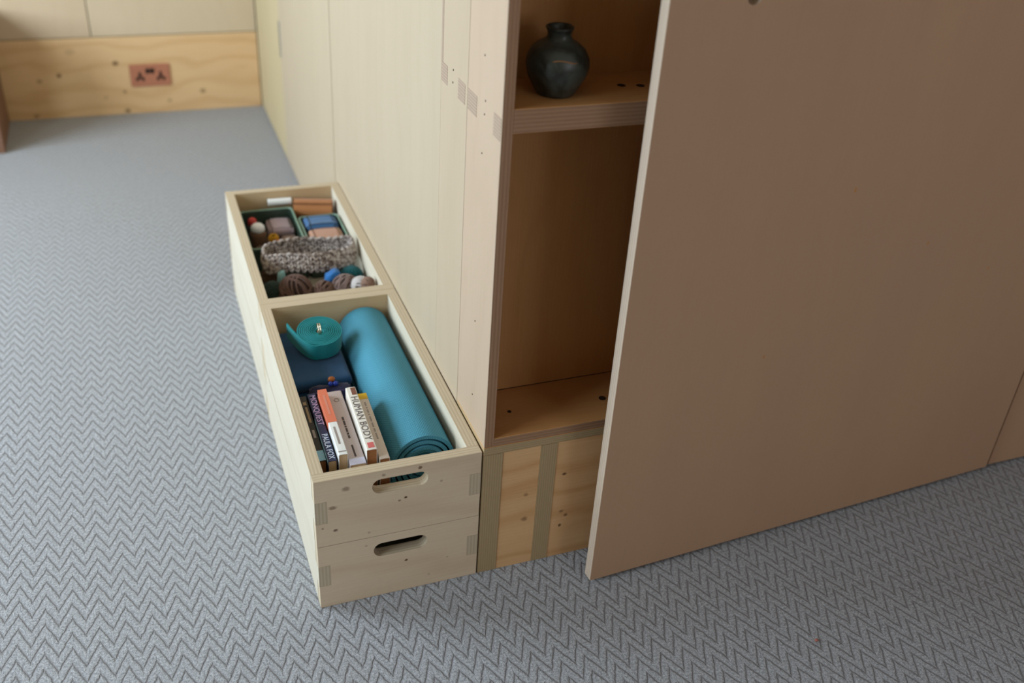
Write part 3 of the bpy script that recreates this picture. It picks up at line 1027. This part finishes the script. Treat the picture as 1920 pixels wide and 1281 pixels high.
for (nm, lab, x, y, z, col, sz) in (('fabric_scrap', 'bright blue fabric scrap under the knitted cowl', 0.196, 0.792, ZI + 0.001, (54, 122, 196), (0.024, 0.012, 0.094)),
                                    ('fabric_scrap', 'pale aqua fabric scrap behind the large brown yarn ball', 0.080, 0.826, ZI + 0.001, (160, 210, 214), (0.012, 0.008, 0.090))):
    bm = bmesh.new(); add_box(bm, (-sz[0], -sz[1], 0), (sz[0], sz[1], sz[2]))
    bmesh.ops.subdivide_edges(bm, edges=list(bm.edges), cuts=3, use_grid_fill=True)
    for v in bm.verts:
        v.co.x *= 1 - 0.3 * (v.co.z / sz[2]) ** 2
        v.co.y += 0.004 * math.sin(v.co.x * 160) * v.co.z / sz[2]
        v.co.z += 0.005 * math.sin(v.co.x * 120 + 1)* (v.co.z / sz[2])
    o = link_mesh(nm, bm, fabric('scrap_fabric', tuple(int(c_ * .8) for c_ in col), col, 400), None, True)
    o.location = (x, y, z)
    tag(o, lab, 'fabric')

# knitting needle
nd = thing('knitting_needle', 'thin pale knitting needle sticking out below the cowl', 'needle')
bm = bmesh.new(); tube(bm, [(0.200, 0.7330, 0.2375), (0.2355, 0.7640, 0.2485)], 0.0018, 8)
link_mesh('shaft', bm, plain('pale_needle', (206, 182, 172), 0.4), nd, True)
bm = bmesh.new(); blob(bm, (0.2370, 0.7650, 0.249), (0.0034, 0.0034, 0.0034), 10, 8)
link_mesh('knob', bm, plain('white_knob', (226, 222, 216), 0.4), nd, True)

# ------------------------------------------------------------------ chunky knitted cowl
def knit():
    n = NT('marled_grey_brown_wool', 0.95, 0.1)
    f = n.noise(n.obj(), 120, 3, 0.7)
    g_ = n.noise(n.obj(), 700, 2)
    c = n.mix(n.sstep(f, 0.36, 0.62), srgb(92, 78, 74), srgb(204, 194, 188))
    c = n.mix(n.math('MULTIPLY', g_, 0.4), c, srgb(116, 98, 92))
    n.color(c)
    n.bump(g_, 0.6, 0.0015)
    return n.m


M['knit'] = knit()
cowl = thing('knitted_cowl', 'chunky grey-brown knitted cowl lying over the yarn', 'cowl', (0.1560, 0.863, 0))
CZ = ZI + 0.098
rnd = random.Random(5)


def cowl_pt(a, hz):
    rx, ry = 0.108, 0.042
    x = rx * math.copysign(abs(math.cos(a)) ** 1.0, math.cos(a))
    y = ry * math.copysign(abs(math.sin(a)) ** 1.0, math.sin(a))
    flop = 1 + 0.14 * math.sin(math.pi * min(1, max(0, hz)))
    y = y * flop + 0.004 * math.sin(a * 5) + 0.015 * hz
    x = x * (1 + 0.03 * math.sin(hz * 3))
    z = CZ - 0.012 + 0.034 * hz + 0.004 * math.sin(a * 3 + 1) + (0.004 if math.sin(a) > 0 else 0)
    return Vector((x, y, z))


bm = bmesh.new()
NS, NR = 46, 4
for rr_ in range(NR):
    for k in range(NS):
        a = 2 * math.pi * (k + 0.5 * (rr_ % 1)) / NS
        h0, h1 = rr_ / NR, (rr_ + 1.25) / NR
        for sgn in (-1, 1):
            p0 = cowl_pt(a, h0)
            p1 = cowl_pt(a + sgn * 0.42 * 2 * math.pi / NS, h1)
            mid = (p0 + p1) / 2
            outv = Vector((math.cos(a) * 0.4, math.sin(a), 0)).normalized()
            d_ = p1 - p0
            zax = d_.normalized()
            xax = zax.cross(outv).normalized()
            yax = zax.cross(xax)
            m3 = Matrix((xax, yax, zax)).transposed()
            s_ = rnd.uniform(0.9, 1.15)
            blob(bm, mid + outv * 0.001, (0.0036 * s_, 0.0042 * s_, d_.length * 0.62), 8, 5, m3)
# rolled top rim
link_mesh('knit_stitches', bm, M['knit'], cowl, True)['kind'] = 'stuff'
for i_, (hz, rad) in enumerate(((1.12, 0.0046),)):
    bm = bmesh.new()
    pts = [cowl_pt(2 * math.pi * k / 160, hz) + Vector((0, 0, 0.0018 * math.sin(k * 1.3))) for k in range(160)]
    tube(bm, pts, rad, 7, True)
    link_mesh('rolled_rim', bm, M['knit'], cowl, True)
bm = bmesh.new()       # lining band that closes the gaps between the stitches
rows_ = [[bm.verts.new(cowl_pt(2 * math.pi * k / 80, hz) * 1.0) for k in range(80)] for hz in (0, 0.3, 0.6, 1.0)]
for A, B in zip(rows_, rows_[1:]):
    for k in range(80):
        bm.faces.new([A[k], A[(k + 1) % 80], B[(k + 1) % 80], B[k]])
bmesh.ops.solidify(bm, geom=bm.faces[:], thickness=0.002)
link_mesh('knit_band', bm, plain('dark_wool', (86, 74, 68), 0.95, 0.1, 0.2, 200), cowl, True)

# ------------------------------------------------------------------ green translucent bins
n = NT('grey_green_translucent_plastic', 0.3, 0.5)
n.color(srgb(66, 86, 74))
n.p.inputs['Transmission Weight'].default_value = 0.25
n.p.inputs['Roughness'].default_value = 0.35
M['bin'] = n.m
M['bin_rim'] = plain('pale_green_plastic_rim', (112, 140, 124), 0.35, 0.5)


def rrect(x0, x1, y0, y1, r, n_=5):
    pts = []
    for cx, cy, a0 in ((x1 - r, y1 - r, 0), (x0 + r, y1 - r, 90), (x0 + r, y0 + r, 180), (x1 - r, y0 + r, 270)):
        for i in range(n_ + 1):
            a = R(a0 + 90 * i / n_)
            pts.append((cx + r * math.cos(a), cy + r * math.sin(a)))
    return pts


def make_bin(label, x0, x1, y0, y1, h):
    t = thing('storage_bin', label, 'bin', ((x0 + x1) / 2, (y0 + y1) / 2, ZI + 0.0008), 0, 'green plastic bins in the rear crate')
    hx, hy = (x1 - x0) / 2, (y1 - y0) / 2
    th = 0.0018
    prism('wall', [rrect(-hx, hx, -hy, hy, 0.012), rrect(-hx + th, hx - th, -hy + th, hy - th, 0.0105)], 2, 0.0015, h - 0.002, 2, 0, [M['bin'], M['bin']], t)
    prism('base', [rrect(-hx, hx, -hy, hy, 0.012)], 2, 0, 0.0014, 2, 0, [M['bin'], M['bin']], t)
    bm = bmesh.new()
    tube(bm, [(p[0], p[1], h) for p in rrect(-hx + 0.001, hx - 0.001, -hy + 0.001, hy - 0.001, 0.012, 6)], 0.0030, 8, True)
    link_mesh('rim', bm, M['bin_rim'], t, True)
    return t


make_bin('green plastic bin on the left holding small craft supplies', 0.0275, 0.1640, 0.946, 1.170, 0.098)
make_bin('green plastic bin on the right holding the blue and dusty pink cloths', 0.1705, 0.2730, 0.946, 1.1080, 0.096)

folded_cloth('folded_cloth', 'folded blue cloth in the right green bin', 'cloth', fabric('blue_cloth', (50, 92, 140), (78, 116, 160)), 0.1775, 0.2665, 1.034, 1.1045, ZI + 0.0035, 0.0340, 3, seed=5)
folded_cloth('folded_cloth', 'folded dusty pink cloth in front of the blue one', 'cloth', fabric('dusty_pink_cloth', (164, 122, 100), (196, 152, 132)), 0.1765, 0.2670, 0.9510, 1.031, ZI + 0.0035, 0.0330, 3, seed=8)

# rolled rust towel across the far right
tw = thing('rolled_towel', 'rolled rust orange towel at the far end of the rear crate', 'towel', (0.2200, 1.1590, ZI + 0.001))
M['rust'] = fabric('rust_terry', (146, 92, 54), (184, 128, 84), 350, 0.9)
o = spiral_sheet('towel_roll', M['rust'], tw, -2 * math.pi * 2.3, R(120), lambda f: 0.007 + 0.0185 * f, 0.0075, -0.050, 0.050, 0, 0, 1, sq=(1.0, 1.15), yjit=0.003)
o.rotation_euler = (0, 0, R(75))
o.location = (0, 0, 0.088)
bm = bmesh.new(); add_box(bm, (-0.046, -0.028, 0.0), (0.046, 0.030, 0.058))
bmesh.ops.bevel(bm, geom=list(bm.edges), offset=0.01, segments=4, affect='EDGES')
link_mesh('towel_fold', bm, M['rust'], tw, True)

# white tube
wt = thing('paper_roll', 'short white roll beside the rust orange towel', 'roll', (0.137, 1.1885, ZI + 0.101))
bm = bmesh.new(); tube(bm, [(-0.031, 0.001, 0.0095), (-0.030, 0.001, 0.0095), (0.029, -0.001, 0.0095), (0.030, -0.001, 0.0095)], 0.0092, 20)
link_mesh('roll', bm, plain('white_paper', (228, 230, 230), 0.7), wt, True)
bm = bmesh.new(); tube(bm, [(-0.0315, 0.001, 0.0095), (-0.0305, 0.001, 0.0095)], 0.004, 14)
link_mesh('core', bm, plain('card_core', (150, 130, 110), 0.8), wt, True)

# contents of the left bin
ZBN = ZI + 0.0028
def cone_spool(label, x, y, base, top, r, h):
    t = thing('thread_spool', label, 'spool', (x, y, ZBN + 0.0005))
    bm = bmesh.new(); lathe(bm, [(r * 0.9, 0.0), (r, 0.004), (r, h * 0.72), (r * 0.8, h * 0.8)], 24)
    link_mesh('wound_thread', bm, base, t, True)
    bm = bmesh.new(); lathe(bm, [(r * 0.8, h * 0.8), (r * 0.85, h * 0.82), (r * 0.8, h * 0.93), (r * 0.5, h), (r * 0.2, h * 1.01)], 24)
    link_mesh('cap', bm, top, t, True)


cone_spool('spool of brown thread with a white cap in the left bin', 0.0640, 1.096, fabric('brown_thread', (92, 66, 50), (140, 106, 84), 300), plain('white_cap', (240, 242, 250), 0.4), 0.0215, 0.092)
cone_spool('small spool with a red cap at the far left of the left bin', 0.0560, 1.142, fabric('grey_thread', (70, 70, 66), (110, 106, 100), 300), plain('red_cap', (196, 70, 66), 0.4), 0.0145, 0.088)
folded_cloth('cloth_bundle', 'folded dusty lilac cloth in the left bin', 'cloth', fabric('lilac_cloth', (142, 120, 126), (188, 166, 172), 260), 0.0910, 0.1585, 1.078, 1.163, ZBN + 0.0006, 0.0265, 3, seed=11, sag=0.004)
folded_cloth('cloth_bundle', 'taupe cloth bundle beside the small yellow and orange yarn balls', 'cloth', fabric('taupe_cloth', (118, 96, 84), (158, 132, 118), 260), 0.1130, 0.1580, 0.985, 1.066, ZBN + 0.0006, 0.0240, 3, seed=12, sag=0.004)
yarn_ball('tiny yellow-orange yarn ball in the left bin', 0.0960, 1.0480, 0.0135, (214, 158, 40), z=ZBN + 0.070, strand=0.0012, seed=21, wraps=22, group='small yarn balls in the left bin')
yarn_ball('tiny rust yarn ball in the left bin beside the yellow one', 0.1030, 1.0180, 0.0120, (188, 96, 52), z=ZBN + 0.068, strand=0.0012, seed=22, wraps=22, group='small yarn balls in the left bin')
yarn_ball('brown yarn ball filling the near left of the left bin', 0.0640, 1.0100, 0.0290, (98, 74, 60), z=ZBN + 0.042, seed=23, group='small yarn balls in the left bin')

# tiny fleck of lint on the carpet
bm = bmesh.new(); blob(bm, (0, 0, 0.0025), (0.004, 0.003, 0.0022), 8, 6)
o = link_mesh('lint_fleck', bm, plain('reddish_lint', (176, 110, 96), 0.9), None, True)
o.location = (0.842, -0.345, 0.0005)
tag(o, 'tiny reddish fleck of lint on the carpet right of the open door', 'lint')
